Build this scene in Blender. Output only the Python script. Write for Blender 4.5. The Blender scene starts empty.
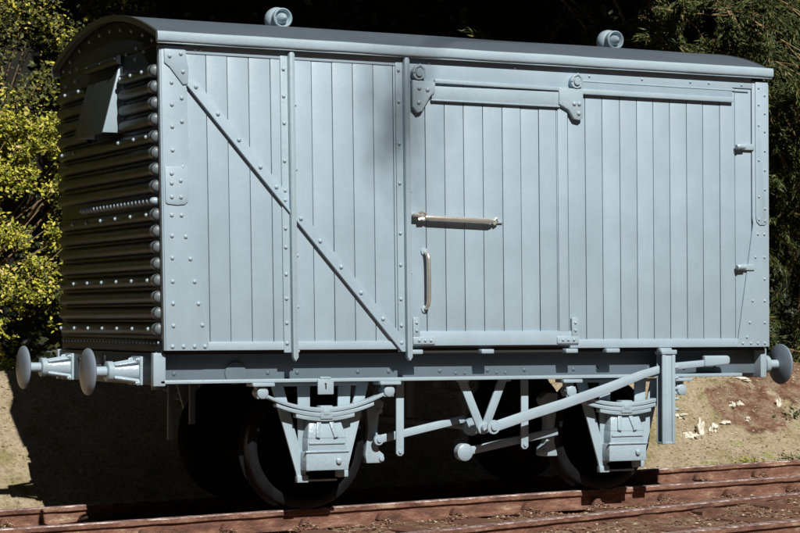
import bpy, bmesh, math, random
from mathutils import Vector, Matrix, noise

# ------------------------------------------------------------------ camera, world, sun
scene = bpy.context.scene
COL = scene.collection
PI = math.pi

cam_data = bpy.data.cameras.new("camera")
cam_data.sensor_width = 36
cam_data.lens = 2173.65 / 800 * 36
cam_data.clip_start = 0.1
cam_data.clip_end = 500
cam = bpy.data.objects.new("camera", cam_data)
cam.location = (-5.402, -14.8181, 1.4446)
cam.rotation_euler = (1.5952, 0, -0.457)
COL.objects.link(cam)
scene.camera = cam

SUN_EL = math.radians(42)
SUN_K = 0.08                      # sideways drift of the sunlight per metre of depth
ce, se = math.cos(SUN_EL), math.sin(SUN_EL)
az = math.atan(SUN_K)
sun_dir = Vector((math.sin(az) * ce, math.cos(az) * ce, -se))   # the way the light travels

world = bpy.data.worlds.new("World")
scene.world = world
world.use_nodes = True
wn = world.node_tree.nodes
wl = world.node_tree.links
bg = wn["Background"]
sky = wn.new("ShaderNodeTexSky")
sky.sky_type = 'NISHITA'
sky.sun_disc = False
sky.sun_elevation = SUN_EL
sky.sun_rotation = PI + az
sky.air_density = 0.45
sky.dust_density = 0.0
wl.new(sky.outputs[0], bg.inputs[0])
bg.inputs[1].default_value = 0.05

sun_data = bpy.data.lights.new("sun", 'SUN')
sun_data.energy = 5.0
sun_data.angle = math.radians(0.5)
sun_data.color = (1.0, 0.955, 0.89)
sun = bpy.data.objects.new("sun", sun_data)
sun.rotation_euler = sun_dir.to_track_quat('-Z', 'Y').to_euler()
sun.location = (-3, -10, 12)
COL.objects.link(sun)

scene.view_settings.view_transform = 'Standard'
scene.view_settings.look = 'None'
scene.view_settings.exposure = 0.08
scene.view_settings.gamma = 1.0
scene.view_settings.use_curve_mapping = False
random.seed(7)

# ------------------------------------------------------------------ dimensions
L, W, ZB, ZT = 5.28, 2.44, 1.22, 3.43
CX, CY = L / 2, W / 2
def warp(v):                      # the van body leans out a little at its left end
    x, y, z = v
    if z > ZB:
        x -= 0.045 * (z - ZB) / (ZT - ZB) * (1 - x / L)
    return (x, y, z)

# ------------------------------------------------------------------ helpers
class MB:
    """collects hard shapes (bevelled) and soft shapes (smooth) for ONE mesh"""
    def __init__(self, bev=0.006, seg=2):
        self.hv, self.hf, self.sv, self.sf = [], [], [], []
        self.bev, self.seg = bev, seg
        self.cur, self.smi, self.extra = 0, [], []
    def hard(self, vs, fs):
        o = len(self.hv); self.hv += [tuple(v) for v in vs]; self.hf += [tuple(i + o for i in f) for f in fs]
    def soft(self, vs, fs):
        o = len(self.sv); self.sv += [tuple(v) for v in vs]; self.sf += [tuple(i + o for i in f) for f in fs]; self.smi += [self.cur] * len(fs)
    def box(self, x0, x1, y0, y1, z0, z1):
        vs = [(x, y, z) for x in (x0, x1) for y in (y0, y1) for z in (z0, z1)]
        self.hard(vs, [(0, 1, 3, 2), (4, 6, 7, 5), (0, 4, 5, 1), (2, 3, 7, 6), (0, 2, 6, 4), (1, 5, 7, 3)])
    def prism(self, pts, y0, y1):
        """polygon in the XZ plane given thickness along Y"""
        n = len(pts)
        a = sum(pts[i][0] * pts[(i + 1) % n][1] - pts[(i + 1) % n][0] * pts[i][1] for i in range(n))
        if a < 0: pts = pts[::-1]
        vs = [(x, y0, z) for x, z in pts] + [(x, y1, z) for x, z in pts]
        fs = [tuple(range(n)), tuple(range(2 * n - 1, n - 1, -1))]
        fs += [(i, i + n, (i + 1) % n + n, (i + 1) % n) for i in range(n)]
        self.hard(vs, fs)
    def bar(self, a, b, w, t, up=(0, 1, 0)):
        """rectangular bar from a to b; t is its thickness along up, w across"""
        a, b = Vector(a), Vector(b); d = (b - a).normalized(); u = Vector(up)
        s = d.cross(u).normalized(); u = s.cross(d).normalized()
        vs = []
        for p in (a, b):
            for i, j in ((-1, -1), (1, -1), (1, 1), (-1, 1)):
                vs.append(p + s * i * w / 2 + u * j * t / 2)
        self.hard(vs, [(3, 2, 1, 0), (4, 5, 6, 7), (0, 1, 5, 4), (1, 2, 6, 5), (2, 3, 7, 6), (3, 0, 4, 7)])
    def tube(self, pts, r, n=12, cap=True):
        pts = [Vector(p) for p in pts]
        rs = r if isinstance(r, (list, tuple)) else [r] * len(pts)
        vs, fs = [], []
        d0 = (pts[1] - pts[0]).normalized()
        ref = Vector((0, 0, 1)) if abs(d0.z) < .8 else Vector((1, 0, 0))
        u = None
        for i, p in enumerate(pts):
            d = (pts[min(i + 1, len(pts) - 1)] - pts[max(i - 1, 0)]).normalized()
            if u is None: s = d.cross(ref).normalized()
            else: s = d.cross(u).normalized()
            u = s.cross(d)
            for k in range(n):
                a = 2 * PI * k / n
                vs.append(p + s * math.cos(a) * rs[i] + u * math.sin(a) * rs[i])
        for i in range(len(pts) - 1):
            for k in range(n):
                fs.append((i * n + k, i * n + (k + 1) % n, (i + 1) * n + (k + 1) % n, (i + 1) * n + k))
        if cap:
            fs.append(tuple(range(n - 1, -1, -1))); fs.append(tuple(range((len(pts) - 1) * n, len(pts) * n)))
        self.soft(vs, fs)
    def lathe(self, org, axis, prof, n=24):
        """prof: list of (distance along axis, radius)"""
        o, ax = Vector(org), Vector(axis).normalized()
        ref = Vector((0, 0, 1)) if abs(ax.z) < .8 else Vector((1, 0, 0))
        s = ax.cross(ref).normalized(); u = s.cross(ax)
        vs, fs = [], []
        for t, r in prof:
            for k in range(n):
                a = 2 * PI * k / n
                vs.append(o + ax * t + (s * math.cos(a) + u * math.sin(a)) * max(r, 1e-4))
        for i in range(len(prof) - 1):
            for k in range(n):
                fs.append((i * n + k, i * n + (k + 1) % n, (i + 1) * n + (k + 1) % n, (i + 1) * n + k))
        if prof[0][1] > 2e-4: fs.append(tuple(range(n - 1, -1, -1)))
        if prof[-1][1] > 2e-4: fs.append(tuple(range((len(prof) - 1) * n, len(prof) * n)))
        self.soft(vs, fs)
    def rivet(self, p, axis=(0, -1, 0), r=0.017, h=0.014):
        self.lathe(Vector(p) - Vector(axis).normalized() * 0.002, axis, [(0, r), (h * .55, r * .86), (h * .9, r * .5), (h, 0)], 9)
    def build(self, name, mat, parent=None, fn=None, loc=None):
        me = bpy.data.meshes.new(name)
        bm = bmesh.new()
        if self.hv:
            vl = [bm.verts.new(v) for v in self.hv]
            for f in self.hf:
                try: bm.faces.new([vl[i] for i in f])
                except ValueError: pass
            bmesh.ops.recalc_face_normals(bm, faces=bm.faces)
            if self.bev > 0:
                bm.normal_update()
                ed = [e for e in bm.edges if len(e.link_faces) == 2 and e.calc_face_angle(0) > 0.5]
                bmesh.ops.bevel(bm, geom=ed, offset=self.bev, offset_type='OFFSET', segments=self.seg,
                                affect='EDGES', clamp_overlap=True, profile=0.5)
        if self.sv:
            vl = [bm.verts.new(v) for v in self.sv]
            nf = []
            for f, mi in zip(self.sf, self.smi):
                try: nf.append(bm.faces.new([vl[i] for i in f])); nf[-1].material_index = mi
                except ValueError: pass
            bmesh.ops.recalc_face_normals(bm, faces=nf)
        if fn:
            for v in bm.verts: v.co = Vector(fn(v.co))
        bm.to_mesh(me); bm.free()
        me.polygons.foreach_set('use_smooth', [True] * len(me.polygons))
        me.set_sharp_from_angle(angle=math.radians(42))
        me.materials.append(mat)
        for m_ in self.extra: me.materials.append(m_)
        o = bpy.data.objects.new(name, me)
        COL.objects.link(o)
        if parent is not None: o.parent = parent
        if loc is not None: o.location = loc
        return o

def tag(o, label=None, cat=None, group=None, kind=None):
    if label: o['label'] = label
    if cat: o['category'] = cat
    if group: o['group'] = group
    if kind: o['kind'] = kind
    return o
def empty(name, loc, label, cat, group=None):
    o = bpy.data.objects.new(name, None); COL.objects.link(o); o.location = loc
    o.empty_display_size = .2
    return tag(o, label, cat, group)

# ------------------------------------------------------------------ materials
def mat(name, rough=0.5, metal=0.0, spec=0.5):
    m = bpy.data.materials.new(name); m.use_nodes = True
    b = m.node_tree.nodes["Principled BSDF"]
    b.inputs["Roughness"].default_value = rough
    b.inputs["Metallic"].default_value = metal
    b.inputs["Specular IOR Level"].default_value = spec
    return m, m.node_tree.nodes, m.node_tree.links, b
def ramp(n, stops):
    r = n.new("ShaderNodeValToRGB")
    e = r.color_ramp.elements
    while len(e) < len(stops): e.new(0.5)
    for i, (p, c) in enumerate(stops):
        e[i].position = p; e[i].color = (*c, 1)
    return r
def noise_node(n, l, scale, detail=6, rough=0.55, coord='Object', stretch=None):
    tc = n.new("ShaderNodeTexCoord"); nt = n.new("ShaderNodeTexNoise")
    nt.inputs["Scale"].default_value = scale; nt.inputs["Detail"].default_value = detail
    nt.inputs["Roughness"].default_value = rough
    if stretch:
        mp = n.new("ShaderNodeMapping"); mp.inputs["Scale"].default_value = stretch
        l.new(tc.outputs[coord], mp.inputs[0]); l.new(mp.outputs[0], nt.inputs[0])
    else: l.new(tc.outputs[coord], nt.inputs[0])
    return nt
def bump(n, l, b, src, strength, dist):
    bp = n.new("ShaderNodeBump"); bp.inputs["Strength"].default_value = strength; bp.inputs["Distance"].default_value = dist
    l.new(src, bp.inputs["Height"]); l.new(bp.outputs[0], b.inputs["Normal"]); return bp

def paint(name, base, rough=0.42, vary=0.09, bstr=0.25, dirt=None):
    m, n, l, b = mat(name, rough)
    a = noise_node(n, l, 2.2, 8, .6)
    lo = tuple(c * (1 - vary) for c in base); hi = tuple(min(1, c * (1 + vary)) for c in base)
    r = ramp(n, [(0.3, lo), (0.7, hi)]); l.new(a.outputs[0], r.inputs[0])
    # fine streaks and specks of dust in the paint
    s = noise_node(n, l, 6, 8, .75, stretch=(3.5, 3.5, .7))
    rs = ramp(n, [(0.44, (0, 0, 0)), (0.80, (1, 1, 1))]); l.new(s.outputs[0], rs.inputs[0])
    mx = n.new("ShaderNodeMixRGB"); mx.blend_type = 'MIX'
    mx.inputs[2].default_value = (*(dirt or tuple(c * .78 for c in base)), 1)
    mf = n.new("ShaderNodeMath"); mf.operation = 'MULTIPLY'; mf.inputs[1].default_value = .32
    l.new(rs.outputs[0], mf.inputs[0]); l.new(mf.outputs[0], mx.inputs[0]); l.new(r.outputs[0], mx.inputs[1])
    gi = n.new("ShaderNodeNewGeometry"); vr = n.new("ShaderNodeMapRange"); vr.inputs[3].default_value = .95; vr.inputs[4].default_value = 1.05
    l.new(gi.outputs['Random Per Island'], vr.inputs[0])
    hv_ = n.new("ShaderNodeHueSaturation"); l.new(vr.outputs[0], hv_.inputs['Value']); l.new(mx.outputs[0], hv_.inputs['Color'])
    l.new(hv_.outputs[0], b.inputs["Base Color"])
    rr = n.new("ShaderNodeMapRange"); rr.inputs[3].default_value = rough - .09; rr.inputs[4].default_value = rough + .14
    l.new(s.outputs[0], rr.inputs[0]); l.new(rr.outputs[0], b.inputs["Roughness"])
    f = noise_node(n, l, 26, 6, .6)
    bump(n, l, b, f.outputs[0], bstr, .006)
    return m

M = {}
M['paint'] = paint('grey_blue_paint', (0.345, 0.45, 0.53), .40)
M['frame_paint'] = paint('grey_blue_frame_paint', (0.34, 0.445, 0.51), .34, bstr=.4)
M['web'] = paint('shaded_slate_paint', (0.115, 0.155, 0.19), .5)  # frame paint darkened: shade on the solebar web is in the colour
M['roofp'] = paint('grey_roof_paint', (0.095, 0.122, 0.15), .5)
M['rim'] = paint('dark_rim_paint', (0.05, 0.052, 0.042), .4)
M['ridge'] = paint('grey_ridge_paint', (0.12, 0.145, 0.16), .4)  # near ridge tips, a lighter grey than the end paint
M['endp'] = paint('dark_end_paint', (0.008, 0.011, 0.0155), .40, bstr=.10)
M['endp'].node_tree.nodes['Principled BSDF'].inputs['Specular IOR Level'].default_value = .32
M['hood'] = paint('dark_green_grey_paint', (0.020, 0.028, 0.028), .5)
M['buffer'] = paint('buffer_paint', (0.19, 0.235, 0.29), .30, bstr=.3)
M['gloss'] = paint('glossy_grey_blue_paint', (0.34, 0.445, 0.51), .20, bstr=.8)
M['floor'] = paint('dark_floor_timber', (0.02, 0.02, 0.02), .8)

def simple(name, col, rough, metal=0.0, scale=14, vary=.35, bstr=.3, bd=.01):
    m, n, l, b = mat(name, rough, metal, .2 if 'wheel' in name else .5)
    a = noise_node(n, l, scale, 7, .65)
    r = ramp(n, [(0.3, tuple(c * (1 - vary) for c in col)), (0.7, tuple(min(1, c * (1 + vary)) for c in col))])
    l.new(a.outputs[0], r.inputs[0]); l.new(r.outputs[0], b.inputs["Base Color"])
    bump(n, l, b, a.outputs[0], bstr, bd)
    return m
M['wheel'] = simple('blackened_wheel_steel', (0.006, 0.006, 0.007), .4, 0)
M['tread'] = simple('worn_wheel_tread', (0.009, 0.010, 0.012), .38, 0)
M['brass'] = simple('bare_handle_metal', (0.80, 0.78, 0.70), .28, .75, 30, .12, .06)
M['stonew'] = simple('white_stone', (0.68, 0.66, 0.56), .8, 0, 20, .15)
M['bark'] = simple('tan_twig_bark', (0.16, 0.105, 0.055), .8, 0, 12, .4)
M['straw'] = simple('pale_dry_twigs', (0.24, 0.165, 0.085), .8, 0, 12, .4)
M['darkbark'] = simple('dark_bark', (0.03, 0.024, 0.018), .9, 0, 8, .4)
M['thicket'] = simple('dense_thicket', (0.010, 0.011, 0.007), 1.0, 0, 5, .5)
M['hedge'] = simple('added_hedge_leafage', (0.035, 0.045, 0.018), .9, 0, 9, .7, 1.0, .1)
M['sleeper'] = simple('weathered_red_sleeper', (0.13, 0.062, 0.038), .9, 0, 9, .5, .7, .02)

# rust on the rails: red brown with orange and pale crusts
m, n, l, b = mat('rusty_rail', .75); M['rust'] = m
a = noise_node(n, l, 7, 10, .7, stretch=(.6, 1, 1.6))
r = ramp(n, [(0.28, (0.045, 0.020, 0.014)), (0.41, (0.13, 0.062, 0.042)), (0.52, (0.225, 0.105, 0.070)), (0.61, (0.31, 0.18, 0.125)), (0.69, (0.52, 0.40, 0.26))])
l.new(a.outputs[0], r.inputs[0]); l.new(r.outputs[0], b.inputs["Base Color"])
a2 = noise_node(n, l, 40, 8, .7); bump(n, l, b, a2.outputs[0], 1.0, .02)
# worn crown of the rail
m, n, l, b = mat('worn_rail_crown', .55, .25); M['crown'] = m
a = noise_node(n, l, 9, 10, .8, stretch=(1, 4, 4))
r = ramp(n, [(0.40, (0.10, 0.045, 0.032)), (0.50, (0.26, 0.17, 0.15)), (0.60, (0.62, 0.54, 0.52))])
l.new(a.outputs[0], r.inputs[0]); l.new(r.outputs[0], b.inputs["Base Color"])
bump(n, l, b, a.outputs[0], .6, .006)

# the ground: mossy tan bank, red soil patches, red brown ballast dirt round the track
m, n, l, b = mat('mossy_bank_and_red_soil', .95, 0, .2); M['ground'] = m
tc = n.new("ShaderNodeTexCoord")
def nz(scale, det=8, ro=.65):
    t = n.new("ShaderNodeTexNoise"); t.inputs["Scale"].default_value = scale; t.inputs["Detail"].default_value = det
    t.inputs["Roughness"].default_value = ro; l.new(tc.outputs['Object'], t.inputs[0]); return t
n1, n2, n3 = nz(2.6), nz(30, 6), nz(7)
r1 = ramp(n, [(0.32, (0.23, 0.215, 0.09)), (0.44, (0.36, 0.30, 0.19)), (0.56, (0.43, 0.36, 0.26)), (0.66, (0.29, 0.29, 0.12))])
l.new(n1.outputs[0], r1.inputs[0])
r3 = ramp(n, [(0.30, (0.45, 0.40, 0.36)), (0.55, (1, 1, 1)), (0.78, (1.25, 1.2, 1.1))]); l.new(n2.outputs[0], r3.inputs[0])
mul = n.new("ShaderNodeMixRGB"); mul.blend_type = 'MULTIPLY'; mul.inputs[0].default_value = .8
l.new(r1.outputs[0], mul.inputs[1]); l.new(r3.outputs[0], mul.inputs[2])
# soil colour
r2 = ramp(n, [(0.28, (0.09, 0.045, 0.030)), (0.44, (0.20, 0.105, 0.070)), (0.56, (0.27, 0.19, 0.13)), (0.72, (0.34, 0.28, 0.20))])
l.new(n3.outputs[0], r2.inputs[0])
mul2 = n.new("ShaderNodeMixRGB"); mul2.blend_type = 'MULTIPLY'; mul2.inputs[0].default_value = .8
l.new(r2.outputs[0], mul2.inputs[1]); l.new(r3.outputs[0], mul2.inputs[2])
sep = n.new("ShaderNodeSeparateXYZ"); l.new(tc.outputs['Object'], sep.inputs[0])
def mth(op, a_, b_=None, clamp=False):
    t = n.new("ShaderNodeMath"); t.operation = op; t.use_clamp = clamp
    for i, v in enumerate((a_, b_)):
        if v is None: continue
        if isinstance(v, (int, float)): t.inputs[i].default_value = v
        else: l.new(v, t.inputs[i])
    return t.outputs[0]
wob = mth('MULTIPLY', mth('SUBTRACT', n3.outputs[0], .5), 1.3)
trackmask = mth('MULTIPLY', mth('SUBTRACT', 2.95, mth('ADD', sep.outputs[1], wob)), 5.0, True)   # 1 = track bed
mask = trackmask
for (cx_, cy_, cz_, rad) in ((7.75, 3.85, .5, .50), (8.55, 4.3, .9, .62), (9.3, 4.7, .9, .95), (-.9, 3.4, .2, .25)):
    d = n.new("ShaderNodeVectorMath"); d.operation = 'DISTANCE'; d.inputs[1].default_value = (cx_, cy_, cz_)
    l.new(tc.outputs['Object'], d.inputs[0])
    q = mth('MULTIPLY', mth('SUBTRACT', rad, mth('ADD', d.outputs['Value'], mth('MULTIPLY', wob, .45))), 9.0, True)
    mask = mth('MAXIMUM', mask, q)
mxg = n.new("ShaderNodeMixRGB"); l.new(mask, mxg.inputs[0]); l.new(mul.outputs[0], mxg.inputs[1]); l.new(mul2.outputs[0], mxg.inputs[2])
l.new(mxg.outputs[0], b.inputs["Base Color"])
add = mth('ADD', mth('MULTIPLY', n2.outputs[0], .5), n3.outputs[0])
bump(n, l, b, add, .9, .05)

def leaf_mat(name, stops, rough=.5, transl=.25):
    m, n, l, b = mat(name, rough, 0, .4)
    g = n.new("ShaderNodeNewGeometry"); r = ramp(n, stops)
    l.new(g.outputs['Random Per Island'], r.inputs[0]); l.new(r.outputs[0], b.inputs["Base Color"])
    tr = n.new("ShaderNodeBsdfTranslucent"); l.new(r.outputs[0], tr.inputs[0])
    mx = n.new("ShaderNodeMixShader"); mx.inputs[0].default_value = transl
    out = n["Material Output"]
    l.new(b.outputs[0], mx.inputs[1]); l.new(tr.outputs[0], mx.inputs[2]); l.new(mx.outputs[0], out.inputs[0])
    return m
M['leaf_yellow'] = leaf_mat('golden_green_leaves', [(0, (0.05, 0.07, 0.010)), (0.3, (0.15, 0.17, 0.02)), (0.55, (0.40, 0.40, 0.035)), (0.85, (0.64, 0.60, 0.07)), (1, (0.66, 0.52, 0.25))])
M['leaf_olive'] = leaf_mat('olive_leaves', [(0, (0.018, 0.026, 0.006)), (0.5, (0.06, 0.07, 0.012)), (0.85, (0.15, 0.15, 0.025)), (1, (0.24, 0.19, 0.05))])
M['leaf_dark'] = leaf_mat('dark_evergreen_leaves', [(0, (0.010, 0.016, 0.006)), (0.6, (0.028, 0.042, 0.012)), (1, (0.06, 0.065, 0.02))])
M['leaf_conifer'] = leaf_mat('conifer_sprays', [(0, (0.018, 0.030, 0.008)), (0.5, (0.055, 0.085, 0.02)), (0.85, (0.13, 0.16, 0.045)), (1, (0.26, 0.22, 0.09))])
M['leaf_moss'] = leaf_mat('moss_crumbs', [(0, (0.10, 0.10, 0.03)), (.6, (0.22, 0.20, 0.06)), (1, (0.38, 0.34, 0.14))], transl=.05)
M['weed'] = leaf_mat('yellow_green_weed', [(0, (0.12, 0.15, 0.02)), (1, (0.42, 0.42, 0.07))])

# ------------------------------------------------------------------ the ground
def slope(x): return 0.0228 * (max(-3, min(11, x)) - 1.33)
def gz(x, y):
    base = -0.165 + slope(x)
    if y < 0.2: base += -0.05 * min(1, (0.2 - y) / 1.0)
    t = max(0, min(1, (y - 2.95) / 1.45)); t = t * t * (3 - 2 * t) * .35 + t * .65
    top = .955 + .015 * math.sin(x * 1.3) - .05 * max(0, min(3, y - 4.6))
    z = base * (1 - t) + top * t
    nn = noise.noise(Vector((x * 1.1, y * 1.1, 0))) * .06 + noise.noise(Vector((x * 4, y * 4, 3))) * .03 + noise.noise(Vector((x * 13, y * 13, 7))) * .016
    amp = 1.0 if y > 3 else .55
    return z + nn * amp + max(0, (y - 12)) * .02
def axis(a, b, fa, fb, fine, coarse):
    out = []; v = a
    while v < fa: out.append(v); v += coarse
    v = fa
    while v < fb: out.append(v); v += fine
    v = fb
    while v <= b: out.append(v); v += coarse
    return out
gx = axis(-60, 70, -2.5, 11, .055, 3); gy = axis(-40, 90, -3.2, 6.2, .05, 3)
gv = [(x, y, gz(x, y)) for y in gy for x in gx]
nx = len(gx)
gf = [(j * nx + i, j * nx + i + 1, (j + 1) * nx + i + 1, (j + 1) * nx + i) for j in range(len(gy) - 1) for i in range(nx - 1)]
me = bpy.data.meshes.new('ground'); me.from_pydata(gv, [], gf); me.polygons.foreach_set('use_smooth', [True] * len(gf))
me.materials.append(M['ground'])
ground = bpy.data.objects.new('ground', me); COL.objects.link(ground); tag(ground, kind='structure')

# ------------------------------------------------------------------ loose stones and litter
def pebble_mesh(pts):
    vs, fs = [], []
    for (x, y, z, r) in pts:
        o = len(vs); a0 = random.random() * 6
        q = [random.uniform(.6, 1.25) for _ in range(8)]
        for k in range(5):
            a = a0 + k * 2 * PI / 5
            vs.append((x + math.cos(a) * r * q[k], y + math.sin(a) * r * q[k], z + random.uniform(-.1, .25) * r))
        vs.append((x + random.uniform(-.3, .3) * r, y + random.uniform(-.3, .3) * r, z + r * .7)); vs.append((x, y, z - r * .6))
        for k in range(5):
            fs.append((o + k, o + (k + 1) % 5, o + 5)); fs.append((o + (k + 1) % 5, o + k, o + 6))
    return vs, fs
def stuff(name, vs, fs, m, label, cat):
    me = bpy.data.meshes.new(name); me.from_pydata(vs, [], fs); me.materials.append(m)
    o = bpy.data.objects.new(name, me); COL.objects.link(o); return tag(o, label, cat, kind='stuff')
m, n, l, b = mat('red_ballast_chips', .9, 0, .3); M['chips'] = m
g = n.new("ShaderNodeNewGeometry")
r = ramp(n, [(0, (0.09, 0.045, 0.030)), (.5, (0.20, 0.11, 0.072)), (.85, (0.28, 0.20, 0.14)), (1, (0.48, 0.40, 0.28))])
l.new(g.outputs['Random Per Island'], r.inputs[0]); l.new(r.outputs[0], b.inputs["Base Color"])
pp = []
for kk in range(-4, 14):                       # crusty lumps of dirt packed round every rail chair
    cx_ = 1.30 + .65 * kk; sz = random.uniform(.7, 1.15)
    for yc in (.40, 1.80):
        for _ in range(150):
            a_ = random.gauss(0, .075) * sz; b_ = random.gauss(0, .05); hh = max(0, .060 - abs(a_) * .5) * sz
            pp.append((cx_ + a_, yc + b_, slope(cx_) - .155 + random.uniform(0, hh), random.uniform(.005, .014)))
for _ in range(34000):
    x = random.uniform(-3, 9); y = random.uniform(-2.6, 2.9)
    if noise.noise(Vector((x * 1.7, y * 2.2, 5))) < -.12 and random.random() < .8: continue
    rr_ = random.choice((.005, .007, .009, .013, .020))
    pp.append((x, y, gz(x, y) + rr_ * .3, rr_))
stuff('ballast', *pebble_mesh(pp), M['chips'], 'fine red brown ballast and grit lying between and beside the rusty rails', 'ballast')
m, n, l, b = mat('bank_grit', .9, 0, .3); M['grit'] = m
g = n.new("ShaderNodeNewGeometry")
r = ramp(n, [(0, (0.20, 0.165, 0.10)), (.5, (0.30, 0.25, 0.16)), (.85, (0.40, 0.34, 0.23)), (1, (0.6, 0.56, 0.40))])
l.new(g.outputs['Random Per Island'], r.inputs[0]); l.new(r.outputs[0], b.inputs["Base Color"])
pp = []
for _ in range(9000):
    x = random.uniform(-1.5, 10); y = random.uniform(2.9, 5.2); rr_ = random.choice((.005, .007, .010, .015))
    pp.append((x, y, gz(x, y) + rr_ * .2, rr_))
stuff('bank_grit', *pebble_mesh(pp), M['grit'], 'tan grit and moss crumbs scattered over the sunlit bank', 'grit')

# white stones on the right bank, each a thing of its own
def rock(name, x, y, sx, sy, sz, seed, label, cat, group, m):
    bm = bmesh.new(); bmesh.ops.create_icosphere(bm, subdivisions=4, radius=1)
    for v in bm.verts:
        k = .8 + noise.noise(v.co * 1.3 + Vector((seed * 7.1, 0, 0))) * .9 + noise.noise(v.co * 3.7 + Vector((seed * 3.1, 5, 0))) * .22
        v.co = Vector((v.co.x * sx * k, v.co.y * sy * k, v.co.z * sz * k))
    me = bpy.data.meshes.new(name); bm.to_mesh(me); bm.free(); me.materials.append(m)
    o = bpy.data.objects.new(name, me); COL.objects.link(o); o.location = (x, y, gz(x, y) + sz * .35)
    o.rotation_euler = (0, 0, seed * 1.3)
    return tag(o, label, cat, group)
G_ST = 'white stones lying on the tan bank'
for i, (x, y, sx, sy, sz, lb) in enumerate([
    (6.95, 3.48, .045, .05, .10, 'tall pointed white stone at the centre of the cluster right of the lever guard'),
    (6.80, 3.44, .085, .05, .045, 'broad low white stone at the foot of the cluster on the right bank'),
    (7.14, 3.52, .07, .04, .05, 'white stone at the right side of the cluster, above the far rail'),
    (6.84, 3.68, .07, .03, .03, 'flat white flake lying above the pointed white stone on the bank'),
    (7.35, 3.58, .09, .03, .02, 'thin white sliver between the stone cluster and the red soil patch'),
    (7.55, 3.78, .05, .03, .035, 'white stone at the left edge of the red soil patch'),
    (7.66, 3.80, .04, .03, .03, 'small white stone in the middle of the red soil patch'),
    (7.62, 3.60, .035, .03, .03, 'small white stone at the lower edge of the red soil patch'),
    (7.92, 4.15, .12, .04, .02, 'long pale sliver along the top of the red soil patch'),
    (8.15, 3.80, .04, .03, .06, 'upright white chip right of the red soil patch, below the right buffer'),
    (6.75, 4.22, .09, .04, .03, 'white flake beside the lower half of the brake lever guard')]):
    rock('white_stone', x, y, sx, sy, sz, i + 1, lb, 'stone', G_ST, M['stonew'])

# ------------------------------------------------------------------ track
def sweep(name, path, prof, m, parent=None, cap=True, jit=0.0):
    """path: list of (x,y,z); prof: closed loop of (side, up)"""
    vs, fs = [], []; k = len(prof)
    for i, p in enumerate(path):
        a = Vector(path[max(i - 1, 0)]); c = Vector(path[min(i + 1, len(path) - 1)])
        d = (c - a); d.z = 0; d.normalize(); s = Vector((-d.y, d.x, 0))
        for (u, v) in prof:
            jj = noise.noise(Vector((p[0] * 5, v * 30, u * 30))) * jit
            vs.append(Vector(p) + s * (u + jj) + Vector((0, 0, v + jj)))
    for i in range(len(path) - 1):
        for j in range(k):
            fs.append((i * k + j, (i + 1) * k + j, (i + 1) * k + (j + 1) % k, i * k + (j + 1) % k))
    fs.append(tuple(range(k))); fs.append(tuple(range(len(path) * k - 1, (len(path) - 1) * k - 1, -1)))
    me = bpy.data.meshes.new(name); me.from_pydata([tuple(v) for v in vs], [], fs); me.materials.append(m)
    bm = bmesh.new(); bm.from_mesh(me); bmesh.ops.recalc_face_normals(bm, faces=bm.faces); bm.to_mesh(me); bm.free()
    o = bpy.data.objects.new(name, me); COL.objects.link(o)
    if parent is not None: o.parent = parent
    return o
RAILP = [(-.036, -.012), (-.036, -.040), (-.014, -.050), (-.014, -.125), (-.066, -.138), (-.066, -.155), (.066, -.155), (.066, -.138), (.014, -.125), (.014, -.050), (.036, -.040), (.036, -.012)]
CROWN = [(-.036, -.0115), (-.030, -.002), (.030, -.002), (.036, -.0115), (.030, -.016), (-.030, -.016)]
def rail(path, label, jit=.004):
    o = sweep('rail', path, RAILP, M['rust'], jit=jit); tag(o, label, 'rail', 'rusty rails of the garden track')
    sweep('rail_crown', path, CROWN, M['crown'], parent=o)
    return o
def straight(x0, x1, y, step=.06):
    n_ = int((x1 - x0) / step); return [(x0 + step * i, y, slope(x0 + step * i) - .002) for i in range(n_ + 1)]
rail(straight(-9, 6.15, .512), 'straight rusty rail carrying the near wheels of the van')
rail(straight(-9, 18, 1.93), 'rusty rail on the far side of the van, its left and right ends in sun')
def curved(p0, p1, p2, n_=110):
    out = []
    for i in range(n_):
        t = i / (n_ - 1); a = (1 - t) ** 2; b_ = 2 * t * (1 - t); c_ = t * t
        x = a * p0[0] + b_ * p1[0] + c_ * p2[0]; y = a * p0[1] + b_ * p1[1] + c_ * p2[1]
        out.append((x, y, -.070 + (x - 1.4) * .012))
    return out
rail(curved((-1.2, -1.75), (3.9, -.12), (10.5, 1.42)), 'rusty diverging rail running just in front of the near rail, joining it at right')
rail(curved((1.5, -2.4), (4.2, -1.3), (12.5, -.55)), 'rusty rail of the diverging line cutting across the bottom right corner')

G_SL = 'timber sleepers under the van track'
def jit_box(x0, x1, y0, y1, z0, z1, s, step=.09):
    """a weathered timber with uneven top and edges"""
    mb = MB(.0)
    ny = int((y1 - y0) / step) + 1; sec = []
    for j in range(ny + 1):
        y = y0 + (y1 - y0) * j / ny
        r_ = lambda k: noise.noise(Vector((s * 3.7, y * 3, k * 5))) * .022
        sec.append([(x0 + r_(1), y, z0), (x0 + r_(2), y, z1 - .012 + r_(3)), (x0 + .02 + r_(2), y, z1 + r_(3)), (x1 - .02 + r_(4), y, z1 + r_(5)), (x1 + r_(4), y, z1 - .014 + r_(5)), (x1 + r_(6), y, z0)])
    vs = [p for q in sec for p in q]; fs = []
    for j in range(ny):
        for k in range(6): fs.append((j * 6 + k, j * 6 + (k + 1) % 6, (j + 1) * 6 + (k + 1) % 6, (j + 1) * 6 + k))
    fs.append((0, 1, 2, 3, 4, 5)); fs.append(tuple(ny * 6 + k for k in (5, 4, 3, 2, 1, 0)))
    mb.hard(vs, fs); return mb
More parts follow.
